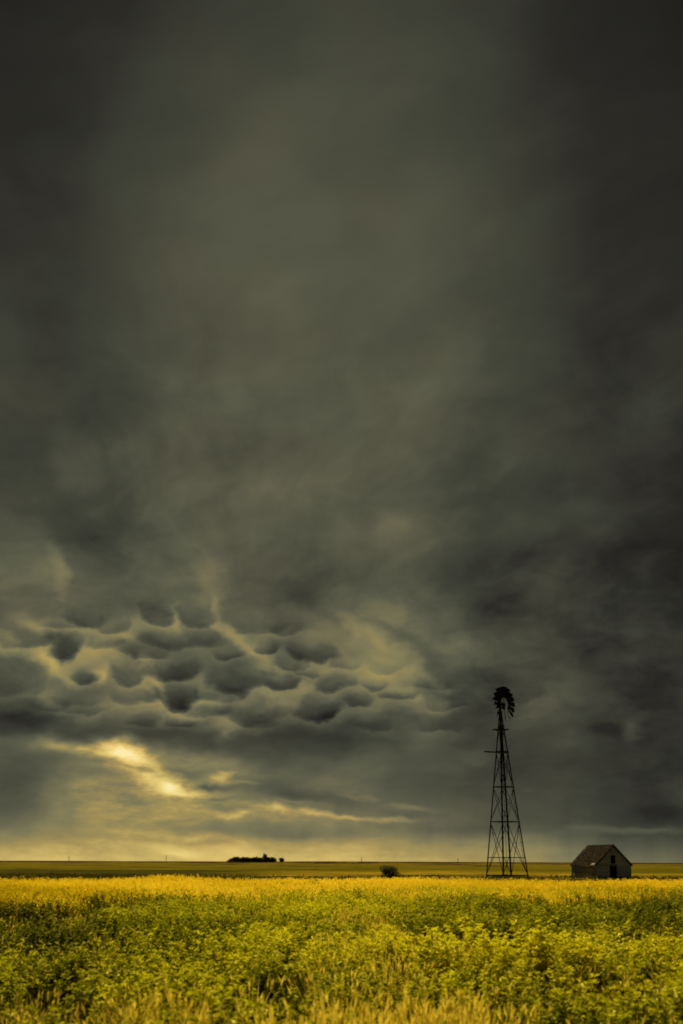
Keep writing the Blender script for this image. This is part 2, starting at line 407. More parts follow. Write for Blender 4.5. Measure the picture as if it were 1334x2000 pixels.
_lat = {}
def vnoise(x, y, seed=0):
    """Smooth value noise 0..1 on arrays."""
    if seed not in _lat: _lat[seed] = np.random.default_rng(1000 + seed).random((128, 128))
    g = _lat[seed]; x = np.asarray(x, float); y = np.asarray(y, float)
    xi, yi = np.floor(x).astype(int), np.floor(y).astype(int); fx, fy = x - xi, y - yi
    fx = fx * fx * (3 - 2 * fx); fy = fy * fy * (3 - 2 * fy)
    a, b = g[xi % 128, yi % 128], g[(xi + 1) % 128, yi % 128]; c, d = g[xi % 128, (yi + 1) % 128], g[(xi + 1) % 128, (yi + 1) % 128]
    return (a * (1 - fx) + b * fx) * (1 - fy) + (c * (1 - fx) + d * fx) * fy
def fbm(x, y, seed=0, oct=3):
    s, a, t = 0, 1.0, 0
    for i in range(oct): s = s + a * vnoise(np.asarray(x) * 2 ** i, np.asarray(y) * 2 ** i, seed + i); t += a; a *= 0.5
    return s / t

# ------------------------------------------------------------------ ground
def ground_z(x, y):
    x = np.asarray(x, float); y = np.asarray(y, float)
    s = lambda t: np.clip(t, 0, 1) ** 2 * (3 - 2 * np.clip(t, 0, 1))
    z = 1.55 * s((y - 330) / 560)                                        # long gentle rise to the skyline
    z = z + 0.10 * (fbm(x / 14, y / 14, 3) - 0.5) * s((y - 6) / 10) * (1 - s((y - 110) / 25))
    z = z + 0.45 * (fbm(x / 160, y / 70, 5) - 0.5) * s((y - 220) / 200)
    far = s((y - 1600) / 900)
    for bx, bw, bh in ((16, 34, 2.1), (-84, 22, 1.8), (95, 60, 1.3)):     # low swells on the skyline
        z = z + bh * np.exp(-((x - bx) / bw) ** 2 - ((y - 1500) / 160) ** 2)
    z = z + far * (1.5 + 5.0 * np.clip(fbm(x / 420, y / 900, 8) - 0.50, 0, 1)) - 0.8 * s((y - 950) / 150) * (1 - far)
    return z
def build_ground():
    ys = [-60, -30, -10, 0] + list(np.arange(4, 120, 4)) + list(np.geomspace(122, 14000, 90))
    us = np.linspace(-1, 1, 121); us = np.sign(us) * np.abs(us) ** 1.4
    V, Fc = [], []
    for y in ys:
        half = 90 + 0.75 * max(y, 0)
        xs = us * half; zs = ground_z(xs, np.full_like(xs, y))
        V += list(zip(xs.tolist(), [float(y)] * len(us), zs.tolist()))
    n = len(us)
    for i in range(len(ys) - 1):
        for k in range(n - 1): Fc.append((i * n + k, i * n + k + 1, (i + 1) * n + k + 1, (i + 1) * n + k))
    m = new_mat('prairie_ground')
    pos = worldpos(); x, y, z = sep(pos)
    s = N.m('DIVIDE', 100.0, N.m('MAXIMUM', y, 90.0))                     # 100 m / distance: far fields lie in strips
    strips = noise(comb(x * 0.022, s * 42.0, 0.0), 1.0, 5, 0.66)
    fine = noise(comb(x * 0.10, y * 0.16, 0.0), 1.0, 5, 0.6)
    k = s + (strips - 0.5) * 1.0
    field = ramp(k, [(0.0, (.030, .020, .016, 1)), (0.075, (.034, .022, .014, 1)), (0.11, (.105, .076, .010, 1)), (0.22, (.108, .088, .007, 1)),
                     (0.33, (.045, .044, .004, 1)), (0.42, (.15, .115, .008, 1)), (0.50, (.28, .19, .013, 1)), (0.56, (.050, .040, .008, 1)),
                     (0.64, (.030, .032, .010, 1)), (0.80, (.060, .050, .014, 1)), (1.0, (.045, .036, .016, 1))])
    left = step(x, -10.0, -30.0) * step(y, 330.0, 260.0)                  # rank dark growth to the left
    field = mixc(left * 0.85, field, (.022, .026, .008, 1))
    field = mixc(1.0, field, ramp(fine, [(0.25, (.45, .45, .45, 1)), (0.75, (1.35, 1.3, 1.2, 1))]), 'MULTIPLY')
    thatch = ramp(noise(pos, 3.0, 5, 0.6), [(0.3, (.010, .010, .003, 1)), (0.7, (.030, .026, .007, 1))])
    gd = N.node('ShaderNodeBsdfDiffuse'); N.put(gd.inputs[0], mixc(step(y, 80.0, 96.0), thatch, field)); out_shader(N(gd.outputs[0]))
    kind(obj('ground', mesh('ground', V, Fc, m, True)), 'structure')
build_ground()

# ------------------------------------------------------------------ weathered materials
def mat_wood(name, dark, light, seed=0.0):
    m = new_mat(name)
    o = objcoord(); r = rnd()
    ox, oy, oz = sep(o)
    g = noise(comb(ox * 2.2 + r * 37.0, oy * 2.2 + seed, oz * 17.0), 1.0, 5, 0.6)
    st = noise(comb(ox * 1.1, oy * 1.1 + 9.0 + seed, oz * 0.9), 1.6, 4, 0.6)
    f = N.m('ADD', g * 0.6 + r * 0.30, st * 0.35, clamp=True)
    out_shader(principled(ramp(f, [(0.30, dark), (0.85, light)]), 0.95, spec=0.0, bump=g, bump_d=0.01))
    return m
M_GABLE = mat_wood('weathered_grey_boards', (.18, .17, .163, 1), (.45, .425, .405, 1))
M_SIDE = mat_wood('weathered_brown_boards', (.13, .115, .108, 1), (.30, .275, .26, 1), 4.0)
M_TRIM = mat_wood('bleached_trim_boards', (.20, .185, .165, 1), (.42, .39, .35, 1), 8.0)
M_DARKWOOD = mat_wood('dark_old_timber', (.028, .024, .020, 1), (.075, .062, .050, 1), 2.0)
def mat_shingle():
    m = new_mat('brown_cedar_shingles')
    o = objcoord(); ox, oy, oz = sep(o)
    cell = N.node('ShaderNodeTexWhiteNoise', noise_dimensions='3D')
    N.put(cell.inputs[0], N.v('FLOOR', comb(oy * 4.6, oz * 7.7, ox * 0.0)))
    st = noise(o, 0.9, 4, 0.6)
    f = N.m('ADD', N(cell.outputs[0]) * 0.5, st * 0.6, clamp=True)
    out_shader(principled(ramp(f, [(0.15, (.010, .0078, .0062, 1)), (0.6, (.022, .0168, .0132, 1)), (1.0, (.052, .041, .033, 1))]), 1.0, spec=0.0))
    return m
M_SHINGLE = mat_shingle()
def mat_metal(name, dark, light, rough=0.9, metal=0.0):
    m = new_mat(name)
    n = noise(objcoord(), 2.5, 5, 0.65)
    out_shader(principled(ramp(n, [(0.35, dark), (0.7, light)]), rough, metal, 0.06))
    return m
M_STEEL = mat_metal('rusted_dark_steel', (.010, .009, .008, 1), (.022, .018, .014, 1))
M_BLADE = mat_metal('rusted_blade_sheet', (.009, .008, .007, 1), (.018, .015, .012, 1), 0.9, 0.0)
M_TIN = mat_metal('dull_galvanised_tin', (.09, .08, .07, 1), (.17, .155, .14, 1), 0.8, 0.1)
M_CONCRETE = mat_metal('pale_concrete', (.24, .22, .18, 1), (.40, .37, .31, 1), 0.95, 0.0)

# ------------------------------------------------------------------ the granary
def build_barn():
    a = math.radians(25 - 13.0)
    base = at(1165, 1716, 156.0); base.z = float(ground_z(base.x, base.y))
    root = empty('granary', base, a)
    tag(root, 'weathered grey wooden granary with brown shingle roof and dark doorway', 'barn')
    W, L, H, R = 5.08, 8.15, 1.95, 4.42                 # gable width, length, eave and ridge heights
    lean = lambda q: Vector((q.x + 0.055 * max(q.z, 0), q.y, q.z))
    slope = (R - H) / (W / 2)
    def xlim(z): return (0.0, W) if z <= H else ((z - H) / slope, W - (z - H) / slope)
    door = (1.98, 3.02, -0.1, 1.72); loft = (2.16, 2.80, 2.06, 3.00)
    def wall_pieces(part, y_face, out, openings, mat):
        z, row = 0.04, 0
        while z < R - 0.06:
            hgt = 0.205 + random.uniform(-.012, .012); z1 = min(z + hgt - 0.012, R - 0.03)
            lo, hi = xlim(z), xlim(z1)
            spans = [(0.0, 1.0)]
            cuts = [o for o in openings if z + 0.5 * hgt > o[2] and z + 0.5 * hgt < o[3]]
            xs = [(lo[0], hi[0], None)]
            segs = []
            if cuts:
                o = cuts[0]
                if o[0] > max(lo[0], hi[0]): segs.append((lo[0], hi[0], o[0], o[0]))
                if o[1] < min(lo[1], hi[1]): segs.append((o[1], o[1], lo[1], hi[1]))
            else:
                j = random.uniform(.3, .7) * W
                if lo[1] - lo[0] > 3.2 and lo[0] + .4 < j < lo[1] - .4: segs += [(lo[0], hi[0], j - .004, j - .004), (j + .004, j + .004, lo[1], hi[1])]
                else: segs.append((lo[0], hi[0], lo[1], hi[1]))
            for (x0, X0, x1, X1) in segs:
                if x1 - x0 < 0.06 or X1 - X0 < 0.0: continue
                tb, tt = out * random.uniform(.038, .056), out * .020
                mb = MB().hexa([(x0, y_face, z), (x0, y_face + tb, z), (x1, y_face + tb, z), (x1, y_face, z)],
                               [(X0, y_face, z1), (X0, y_face + tt, z1), (X1, y_face + tt, z1), (X1, y_face, z1)])
                mb.build('board', mat, part, lean)
            z += hgt; row += 1
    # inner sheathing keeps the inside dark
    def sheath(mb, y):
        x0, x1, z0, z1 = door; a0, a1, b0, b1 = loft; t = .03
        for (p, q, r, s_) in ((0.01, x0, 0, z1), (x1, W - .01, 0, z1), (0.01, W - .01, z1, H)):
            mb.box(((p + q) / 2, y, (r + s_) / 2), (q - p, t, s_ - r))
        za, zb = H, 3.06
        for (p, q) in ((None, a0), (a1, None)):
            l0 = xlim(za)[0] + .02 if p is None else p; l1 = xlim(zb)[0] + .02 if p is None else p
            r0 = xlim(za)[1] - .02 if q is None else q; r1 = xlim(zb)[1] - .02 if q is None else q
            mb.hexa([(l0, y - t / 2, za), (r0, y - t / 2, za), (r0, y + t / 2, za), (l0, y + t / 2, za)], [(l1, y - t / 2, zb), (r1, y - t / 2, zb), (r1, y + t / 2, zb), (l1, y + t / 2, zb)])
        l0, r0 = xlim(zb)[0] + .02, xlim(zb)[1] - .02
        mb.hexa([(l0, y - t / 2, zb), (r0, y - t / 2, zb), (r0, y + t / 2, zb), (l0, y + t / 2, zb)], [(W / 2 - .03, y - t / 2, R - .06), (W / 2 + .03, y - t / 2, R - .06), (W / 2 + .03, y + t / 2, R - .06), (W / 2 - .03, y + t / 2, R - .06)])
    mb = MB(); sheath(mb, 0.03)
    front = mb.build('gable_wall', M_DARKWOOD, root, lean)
    wall_pieces(front, 0.012, -1, (door, loft), M_GABLE)
    mb = MB()
    mb.box((W / 2, L - .03, H / 2), (W - .02, .03, H)); mb.hexa([(.02, L - .045, H), (W - .02, L - .045, H), (W - .02, L - .015, H), (.02, L - .015, H)],
        [(W / 2 - .03, L - .045, R - .06), (W / 2 + .03, L - .045, R - .06), (W / 2 + .03, L - .015, R - .06), (W / 2 - .03, L - .015, R - .06)])
    back = mb.build('rear_wall', M_DARKWOOD, root, lean)
    wall_pieces(back, L - .012, 1, (), M_SIDE)
    for sx, nm in ((0, 'side_wall'), (1, 'side_wall')):
        xf = 0.02 if sx == 0 else W - 0.02; o = -1 if sx == 0 else 1
        wl = MB().box((xf, L / 2, H / 2), (.03, L - .10, H - .004)).build(nm, M_DARKWOOD, root, lean)
        z = 0.04
        while z < H - .05:
            h = 0.21 + random.uniform(-.012, .012); z1 = min(z + h - .012, H - .01); j = random.uniform(.3, .7) * L
            for y0, y1 in ((0.05, j - .004), (j + .004, L - .05)):
                tb, tt, xx = o * random.uniform(.036, .054), o * .018, xf + o * .017
                MB().hexa([(xx, y0, z), (xx + tb, y0, z), (xx + tb, y1, z), (xx, y1, z)], [(xx, y0, z1), (xx + tt, y0, z1), (xx + tt, y1, z1), (xx, y1, z1)]).build('board', M_SIDE, wl, lean)
            z += h
    # openings: timber frames; the door leaf is gone and the inside is dark
    df = MB()
    for x in (door[0] + .035, door[1] - .035): df.box((x, -.02, .86), (.09, .11, 1.70))
    df.box((2.5, -.025, 1.755), (1.16, .12, .10))
    df.build('door_frame', M_DARKWOOD, root, lean)
    lf = MB()
    for x in (loft[0] + .03, loft[1] - .03): lf.box((x, -.02, 2.53), (.07, .11, .92))
    lf.box((2.48, -.025, 3.03), (.74, .12, .08)); lf.box((2.48, -.03, 2.02), (.76, .13, .07))
    lf.build('loft_frame', M_DARKWOOD, root, lean)
    MB().box((W / 2, L / 2, .02), (W - .1, L - .1, .06)).build('floor_planks', M_DARKWOOD, root, lean)
    MB().box((W / 2, L / 2, 2.0), (W - .1, L - .1, .06)).build('loft_floor', M_DARKWOOD, root, lean)
    for x, y in ((-.03, -.03), (W + .03, -.03), (-.03, L + .03), (W + .03, L + .03)):
        MB().box((x, y, H / 2 - .02), (.13, .10, H - .06)).build('corner_board', M_TRIM if x < 0 and y < 0 else M_SIDE, root, lean)
    MB().box((W * .72, -.075, .10), (W * .52, .05, .20)).build('sill_beam', M_DARKWOOD, root, lean)
    # roof: boarded deck, shingle courses with a few gone, ridge cap, rake boards, a curled tin patch
    ov_e, ov_g = 0.30, 0.24                              # overhang at eaves and gables
    nrm = math.hypot(slope, 1)
    for side in (-1, 1):
        ux = Vector((-side / nrm, 0, slope / nrm))       # up the slope
        nn = Vector((side * slope / nrm, 0, 1 / nrm))
        eave = Vector((0 if side < 0 else W, 0, H)) - ux * ov_e + nn * .02
        Lx = (W / 2) * nrm + ov_e
        def pt(u, y, h): return eave + ux * u + Vector((0, y, 0)) + nn * h
        y0, y1 = -ov_g, L + ov_g
        deck = MB().hexa([pt(0, y0, 0), pt(Lx - .03, y0, 0), pt(Lx - .03, y1, 0), pt(0, y1, 0)], [pt(0, y0, .03), pt(Lx - .03, y0, .03), pt(Lx - .03, y1, .03), pt(0, y1, .03)])
        roof = deck.build('roof', M_DARKWOOD, root, lean)
        sh = MB(); course = 0.20; nrow = int(Lx / course)
        for i in range(nrow + 1):
            y = y0 + (-.1 if i % 2 else 0); u0 = i * course - .03
            while y < y1:
                wd = random.uniform(.14, .30); ya, yb = max(y, y0), min(y + wd - .012, y1); y += wd
                if yb - ya < .04: continue
                far_edge = (y1 - ya) / (y1 - y0)
                if random.random() < (0.012 + (0.28 if far_edge < .10 else 0)) and 0 < i < nrow - 1: continue
                lift = .012 + random.uniform(0, .02) + (random.random() < .05) * .03
                u1 = min(u0 + course * 1.5, Lx - .02)
                if u1 <= u0 + .05: continue
                sh.hexa([pt(u0, ya, .032), pt(u1, ya, .032), pt(u1, yb, .032), pt(u0, yb, .032)],
                        [pt(u0, ya, .040 + lift), pt(u1, ya, .040), pt(u1, yb, .040), pt(u0, yb, .040 + lift)])
        kind(sh.build('shingle_courses', M_SHINGLE, roof, lean), 'stuff')
        for yy, nm in ((y0 - .012, 'rake_board'), (y1 + .012, 'rake_board')):
            MB().hexa([pt(-.02, yy - .02, -.13), pt(Lx - .01, yy - .02, -.13), pt(Lx - .01, yy + .0, -.13), pt(-.02, yy + .0, -.13)],
                      [pt(-.02, yy - .02, .05), pt(Lx - .01, yy - .02, .05), pt(Lx - .01, yy + .0, .05), pt(-.02, yy + .0, .05)]).build(nm, M_DARKWOOD, roof, lean)
        MB().hexa([pt(-.035, y0, -.11), pt(-.012, y0, -.11), pt(-.012, y1, -.11), pt(-.035, y1, -.11)],
                  [pt(-.035, y0, .03), pt(-.012, y0, .03), pt(-.012, y1, .03), pt(-.035, y1, .03)]).build('eave_board', M_GABLE, roof, lean)
        if side < 0:
            tin = MB(); rows = 3
            for k in range(rows):
                u, v_ = -.06 + k * .13, -.06 + (k + 1) * .13
                h0, h1 = .085 + .02 * math.sin(k * 1.7), .085 + .02 * math.sin((k + 1) * 1.7)
                tin.hexa([pt(u, y0 + .1 + .1 * k, h0), pt(v_, y0 + .2 + .1 * k, h1), pt(v_, y0 + 1.5 - .05 * k, h1), pt(u, y0 + 1.55, h0)],
                         [pt(u, y0 + .1 + .1 * k, h0 + .01), pt(v_, y0 + .2 + .1 * k, h1 + .01), pt(v_, y0 + 1.5 - .05 * k, h1 + .01), pt(u, y0 + 1.55, h0 + .01)])
            tin.build('tin_patch', M_TIN, roof, lean)['label'] = 'pale curled tin patch at the eave corner'
    MB().bar((W / 2, -ov_g, R + .10), (W / 2, L + ov_g, R + .06), .26, .05).build('ridge_cap', M_DARKWOOD, root, lean)
build_barn()

# ------------------------------------------------------------------ the windmill
def build_windmill():
    base = at(990.9, 1713.9, 163.0); base.z = float(ground_z(base.x, base.y))
    root = empty('windmill', base)
    tag(root, 'tall dark steel lattice windmill with broken multi-blade wheel', 'windmill')
    r0, zc, ztop = 3.11, 25.25, 24.1
    ang0 = math.radians(10.8) + math.radians(-8.4)
    def corner(k, z):
        a = ang0 + k * math.pi / 2; r = r0 * (1 - z / zc)
        return Vector((r * math.cos(a), r * math.sin(a), z))
    levels = [2.75, 7.72, 12.65, 17.75]
    for k in range(4):
        a = ang0 + k * math.pi / 2
        ua = (Vector((math.cos(a + 2.356), math.sin(a + 2.356), 0))); ub = Vector((math.cos(a - 2.356), math.sin(a - 2.356), 0))
        MB().angle(corner(k, 0.05), corner(k, ztop), .18, .04, ua, ub).build('leg', M_STEEL, root)
        c = corner(k, 0); MB().hexa([c + Vector((sx * .26, sy * .26, -.3)) for sx, sy in ((-1, -1), (1, -1), (1, 1), (-1, 1))],
                                    [c + Vector((sx * .20, sy * .20, .16)) for sx, sy in ((-1, -1), (1, -1), (1, 1), (-1, 1))]).build('footing', M_CONCRETE, root)
        for i, z in enumerate(levels):
            p, q = corner(k, z), corner((k + 1) % 4, z)
            MB().bar(p, q, .10 if i else .08, .10, (0, 0, 1)).build('girt', M_STEEL, root)
        p, q = corner(k, .30), corner((k + 1) % 4, .30)
        MB().bar(p, q, .14, .16).build('base_beam', M_DARKWOOD, root)
        # crossed tie rods; the lowest pair spans two bays
        for z0, z1 in ((.25, 7.62), (7.8, 12.57), (12.75, 17.65), (17.9, 22.4)):
            for s in (0, 1):
                p, q = corner((k + s) % 4, z0), corner((k + 1 - s) % 4, z1)
                inn = Vector((-p.x - q.x, -p.y - q.y, 0)).normalized() * (.05 * s + .02)
                midp = (p + q) / 2 + inn + Vector((0, 0, -.03))
                MB().tube([p + inn, midp, q + inn], [.046] * 3 if z0 < 5 else [.037] * 3, 5).build('tie_rod', M_STEEL, root)
    # ladder steps up the right leg
    for i in range(34):
        z = 1.0 + i * .55; p = corner(0, z); d = (corner(1, z) - p).normalized(); l = min(.42, (corner(1, z) - p).length * .5)
        if z > 19: break
        MB().bar(p, p + d * l, .035).build('ladder_step', M_STEEL, root)
    p, q = corner(0, .9), corner(0, 19.2); d0 = (corner(1, .9) - p).normalized() * .42; d1 = (corner(1, 19.2) - q).normalized() * .36
    MB().bar(p + d0, q + d1, .045).build('ladder_rail', M_STEEL, root)
    # mast pipe, pump rod, well head
    MB().tube([(0, 0, 20.2), (0, 0, 25.0)], [.085, .085], 8).build('mast_pipe', M_STEEL, root)
    MB().tube([(.0, .0, .2), (.02, 0, 10), (0, 0, 20.3)], [.035] * 3, 6).build('pump_rod', M_STEEL, root)
    MB().tube([(-.6, -.3, 0), (-.6, -.3, 1.1), (-.6, -.3, 1.15)], [.14, .13, .18], 10).build('well_head', M_TIN, root)
    # platform below the wheel and the long plank lower down
    pf = MB().box((0, 0, 20.9), (.1, .1, .1)).build('platform', M_DARKWOOD, root)
    for i in range(5):
        y = -.62 + i * .31
        MB().box((-.05 + random.uniform(-.06, .06), y, 20.98), (2.36, .26, .06)).build('platform_board', M_DARKWOOD, pf)
    for x in (-.62, .62): MB().box((x, 0, 20.905), (.10, 1.5, .09)).build('platform_bearer', M_DARKWOOD, pf)
    c = corner(2, 17.75)
    MB().bar((-2.78, -.95, 17.66), (.90, -.92, 17.46), .30, .17).build('long_plank', M_DARKWOOD, root)
    MB().bar((-.9, .95, 17.75), (.95, .95, 17.72), .22, .10).build('short_plank', M_DARKWOOD, root)
    # head: gear case, tail bone folded behind the wheel, hub
    phi = math.radians(-8.4 + 54)
    ax = Vector((math.sin(phi), -math.cos(phi), 0)); side = Vector((math.cos(phi), math.sin(phi), 0)); up = Vector((0, 0, 1))
    hz = 24.72
    hub = Vector((0, 0, hz)) + ax * .74
    g = MB(); cc = Vector((0, 0, hz))
    def oriented(mb, c, sx, sy, sz):
        lo = [c + side * (a * sx) + ax * (b * sy) - up * sz for a, b in ((-1, -1), (1, -1), (1, 1), (-1, 1))]
        hi = [c + side * (a * sx * .8) + ax * (b * sy * .8) + up * sz for a, b in ((-1, -1), (1, -1), (1, 1), (-1, 1))]
        mb.hexa(lo, hi)
    oriented(g, cc + ax * .02 - up * .16, .36, .50, .36); oriented(g, cc + ax * -.1 + up * .28, .16, .2, .16)
    g.build('gear_case', M_STEEL, root)
    MB().tube([cc, hub + ax * .12], [.09, .09], 8).build('axle', M_STEEL, root)
    MB().bar(cc - up * .05 - ax * .2, cc + side * 1.2 - ax * .55 - up * .12, .10, .12).build('tail_bone', M_STEEL, root)
    tv = MB(); t0 = cc + side * .75 - ax * .50 - up * .05
    tv.hexa([t0 - up * .30, t0 + side * 1.25 - up * .62, t0 + side * 1.25 - up * .62 - ax * .02, t0 - up * .30 - ax * .02],
            [t0 + up * .22, t0 + side * 1.25 + up * .45, t0 + side * 1.25 + up * .45 - ax * .02, t0 + up * .22 - ax * .02])
    tv.build('tail_vane', M_BLADE, root)
    wheel = MB().tube([hub - ax * .16, hub + ax * .16], [.20, .17], 10).build('wheel', M_STEEL, root)
    RW, n = 2.66, 18
    gone = {12, 13, 14, 15}
    def radial(t): return side * math.cos(t) + up * math.sin(t)
    def tang(t): return side * -math.sin(t) + up * math.cos(t)
    for k in range(6):
        t = (k + .5) * math.pi / 3 + .09
        MB().bar(hub + radial(t) * .15, hub + radial(t) * (RW * .94), .05, .07, ax).build('spoke', M_STEEL, wheel)
    for rr, a0, a1 in ((RW * .48, -1.05, 3.75), (RW * .86, -.95, 3.62)):
        rim = MB(); m_ = 40; prev = None
        pts = [hub + radial(a0 + (a1 - a0) * i / m_) * rr for i in range(m_ + 1)]
        rim.tube(pts, [.035] * len(pts), 5); rim.build('rim', M_STEEL, wheel)
    for k in range(n):
        if k in gone: continue
        t = 2 * math.pi * k / n + .06
        r1, r2 = RW * .35, RW * (1.0 + random.uniform(-.03, .02)); w1, w2 = .23, .385
        pitch = -math.radians(34 + random.uniform(-5, 5))
        if k in (7, 8, 9, 10): pitch = -math.radians((48, 56, 60, 62)[k - 7])
        if k in (0, 1, 16, 17): pitch = -math.radians(random.uniform(8, 20))
        if k == 10: r2 *= .94
        b = MB(); R_, T_ = radial(t), tang(t)
        cu = []
        for (rr, w_) in ((r1, w1), ((r1 + r2) / 2, (w1 + w2) / 2), (r2, w2)):
            row = []
            for s in (-1, -.33, .33, 1):
                camber = .07 * (1 - s * s)
                off = T_ * (s * w_ * math.cos(pitch)) + ax * (s * w_ * math.sin(pitch)) + (ax * math.cos(pitch) - T_ * math.sin(pitch)) * camber
                row.append(hub + R_ * rr + off)
            cu.append(row)
        V = [q for row in cu for q in row]; V += [q - ax * .012 for q in V]
        Fc = []
        for i in range(2):
            for j in range(3):
                q = i * 4 + j; Fc += [(q, q + 1, q + 5, q + 4), (q + 12, q + 16, q + 17, q + 13)]
        ring = [0, 1, 2, 3, 7, 11, 10, 9, 8, 4]
        Fc += [(ring[i], ring[(i + 1) % 10] , ring[(i + 1) % 10] + 12, ring[i] + 12) for i in range(10)]
        b.solid(V, Fc).build('blade', M_BLADE, wheel)
    for t, l0, l1 in ((-1.02, .5, .98), (-.72, .3, .9), (-1.95, .3, .93), (-2.35, .2, .95), (-1.45, .2, .80)):      # bare arms where blades are gone
        MB().bar(hub + radial(t) * (RW * l0), hub + radial(t) * (RW * l1), .05, .06, ax).build('bare_arm', M_STEEL, wheel)
build_windmill()

# ------------------------------------------------------------------ plants
def mat_leaf(name, stops, translucency=0.45, gloss=0.03):
    """Leaf colour from the plant's own tint, the leaf's place on the plant and chance."""
    m = new_mat(name)
    tip = N(N.node('ShaderNodeAttribute', attribute_name='tip').outputs['Fac'])
    tint = N(N.node('ShaderNodeAttribute', attribute_name='tint', attribute_type='INSTANCER').outputs['Fac'])
    f = N.m('ADD', tip * 0.56 + rnd() * 0.16, tint * 0.50, clamp=True)
    col = ramp(f, stops)
    dif = N.node('ShaderNodeBsdfDiffuse'); N.put(dif.inputs[0], col)
    tr = N.node('ShaderNodeBsdfTranslucent'); N.put(tr.inputs[0], col)
    mx = N.node('ShaderNodeMixShader'); mx.inputs[0].default_value = translucency
    N.tree.links.new(dif.outputs[0], mx.inputs[1]); N.tree.links.new(tr.outputs[0], mx.inputs[2])
    gl = N.node('ShaderNodeBsdfGlossy'); gl.inputs['Roughness'].default_value = 0.45; gl.inputs[0].default_value = (.9, .75, .2, 1)
    m2 = N.node('ShaderNodeMixShader'); m2.inputs[0].default_value = gloss
    N.tree.links.new(mx.outputs[0], m2.inputs[1]); N.tree.links.new(gl.outputs[0], m2.inputs[2])
    out_shader(N(m2.outputs[0]))
    return m
M_LEAF = mat_leaf('clover_leaves', [(0.08, (.008, .012, .001, 1)), (0.34, (.044, .058, .002, 1)), (0.62, (.21, .225, .003, 1)), (0.92, (.60, .55, .008, 1))], 0.42)
M_GOLD = mat_leaf('golden_grass', [(0.10, (.09, .065, .006, 1)), (0.45, (.34, .250, .008, 1)), (0.80, (.78, .585, .012, 1)), (1.0, (.90, .70, .04, 1))], 0.5, 0.03)
M_STRAW = mat_leaf('dry_straw_grass', [(0.10, (.060, .048, .018, 1)), (0.45, (.22, .165, .030, 1)), (0.80, (.70, .545, .040, 1)), (1.0, (.84, .68, .08, 1))], 0.45, 0.03)
M_WEED = mat_leaf('dark_weeds', [(0.10, (.016, .018, .004, 1)), (0.5, (.045, .044, .007, 1)), (1.0, (.13, .10, .012, 1))], 0.3, 0.02)
M_SHRUB = mat_leaf('shrub_leaves', [(0.05, (.026, .032, .012, 1)), (0.6, (.10, .11, .034, 1)), (1.0, (.20, .20, .05, 1))], 0.45, 0.0)
M_CROWN = mat_leaf('dark_tree_foliage', [(0.05, (.014, .015, .007, 1)), (0.6, (.034, .036, .012, 1)), (1.0, (.065, .060, .018, 1))], 0.15, 0.02)
M_BARK = mat_wood('tree_bark', (.020, .016, .012, 1), (.055, .044, .033, 1), 5.0)

def finish_plant(name, V, Fc, tips, mat):
    me = mesh(name, V, Fc, mat)
    at_ = me.attributes.new('tip', 'FLOAT', 'POINT'); at_.data.foreach_set('value', np.array(tips, dtype=np.float32))
    return me
def leaf(V, Fc, T, c, d, n, l, w, tip):
    """A folded leaf: four corners round a midrib."""
    d = d.normalized(); s = d.cross(n).normalized() * (w / 2); u = s.cross(d).normalized()
    i = len(V)
    V += [c, c + d * (l * .5) + s + u * (w * .18), c + d * l - u * (l * .08), c + d * (l * .5) - s + u * (w * .18)]
    Fc += [(i, i + 1, i + 2), (i, i + 2, i + 3)]; T += [tip] * 4
def blade(V, Fc, T, p, d, bend, h, w, tip0, tip1, seg=3):
    i = len(V); side = Vector((-d.y, d.x, 0)).normalized() * (w / 2)
    for k in range(seg + 1):
        t = k / seg; c = p + Vector((0, 0, h * t * (1 - .18 * bend * t))) + d * (h * bend * t * t)
        s = side * (1 - .85 * t * t)
        V += [c - s, c + s]; T += [tip0 + (tip1 - tip0) * t] * 2
    Fc += [(i + 2 * k, i + 2 * k + 1, i + 2 * k + 3, i + 2 * k + 2) for k in range(seg)]
    return V[-1].copy()
def rv(s=1.0): return Vector((random.uniform(-s, s), random.uniform(-s, s), random.uniform(-s, s)))
def clover(i, size=1.0, nleaf=24, mat=None):
    V, Fc, T = [], [], []
    for b in range(random.randint(5, 7)):
        az = random.uniform(0, 6.28); lean_ = random.uniform(.1, .55); h = random.uniform(.55, .95) * size
        d = Vector((math.cos(az), math.sin(az), 0))
        p0 = d * random.uniform(0, .06)
        P = lambda t: p0 + Vector((0, 0, h * t)) + d * (lean_ * h * t * t)
        blade(V, Fc, T, p0, d, lean_, h, .014, .1, .45)
        for k in range(nleaf):
            t = random.uniform(.25, 1.0) ** .8; c = P(t)
            a2 = random.uniform(0, 6.28); o = Vector((math.cos(a2), math.sin(a2), random.uniform(.0, .9)))
            st = c + o.normalized() * random.uniform(.01, .09) * (1.25 - t)
            for q in (-.7, 0, .7):
                dd = Vector((math.cos(a2 + q), math.sin(a2 + q), random.uniform(-.3, .8)))
                leaf(V, Fc, T, st, dd, Vector((0, 0, 1)) + rv(.5), random.uniform(.038, .080), random.uniform(.022, .042), min(1, t * t * 1.0 + random.uniform(-.40, .42)))
    return finish_plant('clover_plant', V, Fc, T, mat or M_LEAF)
